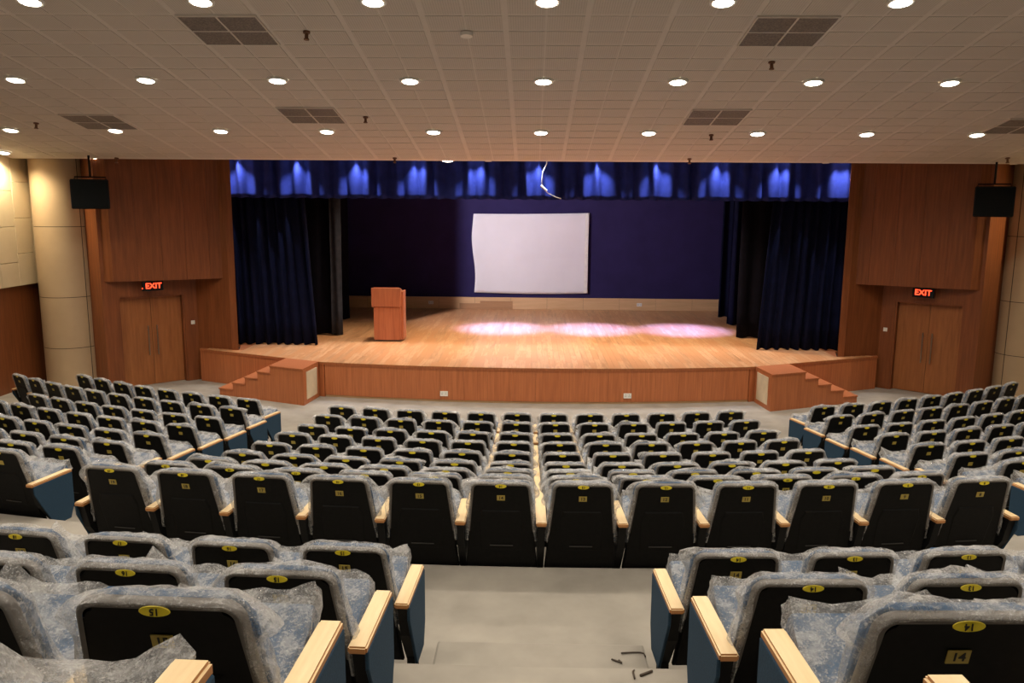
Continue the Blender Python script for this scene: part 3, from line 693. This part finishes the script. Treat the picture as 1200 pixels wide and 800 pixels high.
# film over the back
def back_film(seed):
    rr = random.Random(seed); out = outline(.44, .932, .264, .226, .06, 5)
    # resample
    P_ = [Vector(p) for p in out]; Ls = [0]
    for a, b0 in zip(P_, P_[1:]): Ls.append(Ls[-1] + (b0 - a).length)
    N = 56; pts = []
    for i in range(N + 1):
        l = Ls[-1] * i / N; k = 0
        while k < len(Ls) - 2 and Ls[k + 1] < l: k += 1
        pts.append(P_[k].lerp(P_[k + 1], (l - Ls[k]) / (Ls[k + 1] - Ls[k])))
    sec = [(-.020, .000), (-.010, -.004), (.000, -.001), (.006, .012), (.009, .032), (.008, .055), (.000, .076), (-.04, .084), (-.10, .088)]
    ears = []
    for cx_ in (-1, 1):
        if rr.random() < .7: ears.append((cx_ * .228, rr.uniform(.80, .94), cx_ * rr.uniform(.025, .075), rr.uniform(-.06, .012), rr.uniform(.03, .06)))
    for _ in range(rr.choice((0, 0, 1))): ears.append((rr.uniform(-.15, .15), .96, rr.uniform(-.02, .02), rr.uniform(.01, .03), rr.uniform(.05, .09)))
    for cx_ in (-1, 1):
        for _ in range(rr.choice((0, 1, 2))): ears.append((cx_ * .26, rr.uniform(.5, .8), cx_ * rr.uniform(.01, .028), 0, rr.uniform(.03, .07)))
    bm = bmesh.new(); g = []; so_ = Vector((seed * 3.7, 0, 0))
    for i, p in enumerate(pts):
        p0 = pts[max(i - 1, 0)]; p1 = pts[min(i + 1, N)]; dd = (p1 - p0).normalized(); nn = Vector((-dd.y, dd.x)); row = []
        for k, (o_, y_) in enumerate(sec):
            q = p + nn * o_; nz_ = noise.noise(Vector((q.x * 16, q.y * 16, y_ * 16)) + so_) * .009 + noise.noise(Vector((q.x * 45, q.y * 45, y_ * 45)) + so_) * .006
            amt = 1 if 1 < k < 7 else .5
            q = q + nn * nz_ * amt
            yy = y_ + noise.noise(Vector((q.x * 25, y_ * 30, q.y * 25)) + so_ * 2) * .008 * amt + (-.006 if k < 2 else 0)
            for ex, ez, dx, dz, sg in ears:
                w_ = math.exp(-((p.x - ex) ** 2 + (p.y - ez) ** 2) / (2 * sg * sg)) * (1 if 2 <= k <= 6 else .15)
                q = q + Vector((dx, dz)) * w_
            row.append(bm.verts.new((q.x, yy + back_y(q.y), q.y)))
        c_ = p.lerp(Vector((0, min(p.y, .80))), .75); row.append(bm.verts.new((c_.x, .090 + back_y(c_.y), c_.y)))
        g.append(row)
    for a, t in zip(g, g[1:]):
        for k in range(len(a) - 1): bm.faces.new((a[k], a[k + 1], t[k + 1], t[k]))
    me = from_bm(bm); me.materials.append(M['film'])
    return me
FILM = [back_film(s_) for s_ in range(1, 13)]
# tipped seat
TIP = R_(23); SH = Vector((0, .19, .41))
def tip(me): me.transform(Matrix.Translation(SH) @ Matrix.Rotation(TIP, 4, 'X')); return me
CH['seat'] = tip(box_mesh(-.235, .235, 0, .43, -.01, .085, .03, 3)); CH['seat'].materials.append(M['blue_fabric'])
CH['pan'] = tip(box_mesh(-.225, .225, .01, .41, -.05, -.01, .012)); CH['pan'].materials.append(M['black_plastic'])
def seat_film(seed, ears=None):
    bm = bmesh.new(); bm_box(bm, -.240, .240, -.01, .445, -.02, .100)
    bmesh.ops.subdivide_edges(bm, edges=bm.edges[:], cuts=9, use_grid_fill=True)
    so_ = Vector((seed * 5.1, 3, 0)); rr = random.Random(seed)
    if ears is None: ears = [(rr.choice((-.25, .25)), .45, rr.uniform(.02, .06), rr.uniform(.0, .03), rr.uniform(.05, .08)) for _ in range(2)]
    for v in bm.verts:
        d_ = v.co - Vector((0, .22, .04)); n_ = d_.normalized()
        k = 1.03 - .10 * max(0, (abs(d_.x) / .25) ** 2 * (abs(d_.y) / .23) ** 2)
        c_ = Vector((0, .22, .04)) + d_ * k
        c_ += n_ * (noise.noise(v.co * 14 + so_) * .020 + noise.noise(v.co * 40 + so_) * .009)
        for ex, ey, dy, dz, sg in ears:
            w_ = math.exp(-((v.co.x - ex) ** 2 + (v.co.y - ey) ** 2) / (2 * sg * sg)); c_ += Vector((0, dy, dz)) * w_
        v.co = Vector((max(-.252, min(.252, c_.x)), c_.y, c_.z))
    me = tip(from_bm(bm)); me.materials.append(M['film']); return me
SFILM = [seat_film(s_) for s_ in range(1, 7)]
SFILM_FLAT = seat_film(11, []); SFILM_PEAK = seat_film(12, [(.19, .45, .02, .07, .05), (-.1, .3, 0, .03, .1)])
# arm pieces, modelled at x = 0
bm = bmesh.new(); bm_box(bm, -.038, .038, .02, .50, .592, .624)
bmesh.ops.bevel(bm, geom=bm.edges[:], offset=.007, segments=2, affect='EDGES')
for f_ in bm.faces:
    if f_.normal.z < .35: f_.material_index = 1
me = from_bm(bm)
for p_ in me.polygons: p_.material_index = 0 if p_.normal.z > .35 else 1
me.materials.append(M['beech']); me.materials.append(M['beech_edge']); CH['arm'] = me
prof = [(.045, .592), (.47, .592), (.47, .30), (.42, .17), (.27, .17), (.10, .40)]
bm = bmesh.new(); bm_extrude_profile(bm, prof, -.026, .026); CH['stan'] = from_bm(bm); CH['stan'].materials.append(M['black'])
bm = bmesh.new(); bm_box(bm, -.022, .022, .26, .38, .02, .18); bm_box(bm, -.03, .03, .19, .43, 0, .022); CH['foot'] = from_bm(bm); CH['foot'].materials.append(M['black'])
prof2 = [(.03, .60), (.492, .60), (.492, .29), (.44, .155), (.24, .155), (.035, .52)]
for s, k in ((-1, 'panL'), (1, 'panR')):
    bm = bmesh.new(); bm_extrude_profile(bm, prof2, s * .027, s * .043); bmesh.ops.bevel(bm, geom=bm.edges[:], offset=.004, segments=1, affect='EDGES')
    CH[k] = from_bm(bm); CH[k].materials.append(M['panel_blue'])
def plate(me_out, y_off, zc, tilt): return me_out
bm = bmesh.new(); nn_ = 24
a = [bm.verts.new((.041 * math.cos(2 * PI * i / nn_), .0, 0.0150 * math.sin(2 * PI * i / nn_))) for i in range(nn_)]
t = [bm.verts.new((.039 * math.cos(2 * PI * i / nn_), -.002, .0138 * math.sin(2 * PI * i / nn_))) for i in range(nn_)]
bm.faces.new(t); bm.faces.new(a[::-1])
for i in range(nn_): bm.faces.new((a[i], a[(i + 1) % nn_], t[(i + 1) % nn_], t[i]))
CH['oval'] = from_bm(bm); CH['oval'].materials.append(M['yellow'])
CH['tagp'] = box_mesh(-.029, .029, -.002, .001, -.021, .021); CH['tagp'].materials.append(M['tag'])
TILT = math.atan(LEAN)
def arm(root, x, side, detail):
    obj('armrest', CH['arm'], None, root, (x, 0, 0))
    st = obj('arm_support', CH['stan'], None, root, (x, 0, 0)); obj('foot', CH['foot'], None, st)
    if side: obj('side_panel', CH['panL' if side < 0 else 'panR'], None, root, (x, 0, 0))
rc_ = random.Random(21)
PITCHX = .592
def chair(R, arc, z, label, group, left_end=False, right_end=False, number=None, near=False, sfilm=None, flat=False):
    a = arc / R
    r = empty('auditorium_seat', (CX + R * math.sin(a), CY - R * math.cos(a), z), a)
    tag(r, label, 'chair', group)
    obj('back_shell', CH['shell'], None, r); obj('shell_rim', CH['rim'], None, r)
    obj('backrest', CH['cushion'], None, r); obj('back_film', rc_.choice(FILM), None, r)
    se = obj('seat', CH['seat'], None, r); obj('seat_pan', CH['pan'], None, se); obj('seat_film', sfilm or rc_.choice(SFILM), None, r)
    if flat:                                        # seat hinged further down
        q_ = Matrix.Translation(SH) @ Matrix.Rotation(-R_(23), 4, 'X') @ Matrix.Translation(-SH)
        for c_ in r.children:
            if c_.name.startswith(('seat.', 'seat_film')) or c_.name == 'seat': c_.location = q_.translation; c_.rotation_euler = q_.to_euler()
    arm(r, -PITCHX / 2, -1 if left_end else 0, near)
    if right_end: arm(r, PITCHX / 2, 1, near)
    ov = obj('oval_sticker', CH['oval'], None, r, (0, back_y(.903) - .010, .903), (TILT - .22, 0, 0))
    tg = obj('number_tag', CH['tagp'], None, r, (.0, back_y(.805) - .0035, .805), (TILT, 0, 0))
    if near:
        obj('moulded_slot', CH['slot'], None, r)
        if number:
            obj('digits', text_mesh(str(number), .026, M['ink']), None, ov, (0, -.0032, 0), (PI / 2, PI, 0))
            obj('digits', text_mesh(str(number), .036, M['ink']), None, tg, (0, -.0032, 0), (PI / 2, 0, 0))
    return r
# centre block: nine rows of twelve
for k in range(9):
    p_ = .588 + .006 * k / 8
    for j in range(12):
        lab = 'black seat in plastic wrap, centre block, %s row from the stage, %s from the left' % (ordw[k], ordw[j])
        chair(RK[k], -.262 + (j - 5) * PITCHX, FLOOR[k], lab, 'plastic-wrapped seats of the centre block', j == 0, j == 11, 19 - j if k >= 7 else None, k >= 6)
# side blocks, eight rows each
nL = [8, 10, 7, 8, 8, 7, 5, 3]; nR = [9, 9, 9, 8, 7, 6, 4, 3]
for k in range(8):
    a0 = 5.02 if k == 0 else 4.93
    for j in range(nL[k]):
        lab = 'black seat in plastic wrap, left block, %s row from the stage, %s from the aisle' % (ordw[k], ordw[j])
        chair(RK[k], -(a0 + j * .604), FLOOR[k], lab, 'plastic-wrapped seats of the left block', j == nL[k] - 1, j == 0, None, k >= 6)
    for j in range(nR[k]):
        lab = 'black seat in plastic wrap, right block, %s row from the stage, %s from the aisle' % (ordw[k], ordw[j])
        chair(RK[k], (a0 + j * .604), FLOOR[k], lab, 'plastic-wrapped seats of the right block', j == 0, j == nR[k] - 1, None, k >= 6)
# blocks behind the cross aisle
names_ = ['front', 'second', 'third', 'fourth']
fl = [4, 4, 3, 2]; fr = [4, 3, 2, 2]
for k in range(4):
    R, z = FORE[k]
    for j in range(fl[k]):
        lab = 'black seat in plastic wrap, near left block, %s row, %s from the centre aisle' % (names_[k], ordw[j])
        chair(R, (-1.015, -1.015, -.985, -.985)[k] - j * .60, z, lab, 'plastic-wrapped seats of the near left block', j == fl[k] - 1, j == 0, 15 + j, True, (SFILM_PEAK if j == 0 else SFILM_FLAT) if k == 3 else None, k == 3)
    for j in range(fr[k]):
        lab = 'black seat in plastic wrap, near right block, %s row, %s from the centre aisle' % (names_[k], ordw[j])
        chair(R, (1.01 if k < 3 else 1.0) + j * .60, z, lab, 'plastic-wrapped seats of the near right block', j == 0, j == fr[k] - 1, 14 - j, True, SFILM_FLAT if k == 3 else None, k == 3)

# ------------------------------------------------------------------ bits of bent steel left on the aisle step
def rod(name, pts, r, label, loc, rz=0):
    bm = bmesh.new(); bm_tube(bm, pts, r, 6); o = obj(name, from_bm(bm, smooth=True), M['rust'], loc=loc, rot=(0, 0, rz)); tag(o, label, 'metal rod', 'bits of bent steel on the aisle')
zs_ = (CROSS + FORE[1][1]) / 2; zb_ = FORE[1][1]
rod('bent_rod', [(-.07, .0, .007), (0, .01, .007), (.04, .01, .007), (.058, 0, .007), (.062, -.03, .007)], .0045, 'hooked dark steel rod by the right foot, uppermost of the bits', (.60, 4.235, zs_))
rod('bent_rod', [(-.035, .02, .007), (.02, -.015, .007), (.004, .012, .007)], .005, 'short dark steel piece left of the hooked rod', (.505, 4.15, zs_))
rod('bent_rod', [(-.012, -.075, .007), (-.012, -.01, .007), (-.004, 0, .007)], .0045, 'thin upright steel pin, lowest of the bits on the aisle', (.545, 3.772, zb_))
rod('bent_rod', [(-.03, -.03, .007), (.035, .012, .007)], .007, 'thick straight steel piece beside the thin pin', (.595, 3.755, zb_))
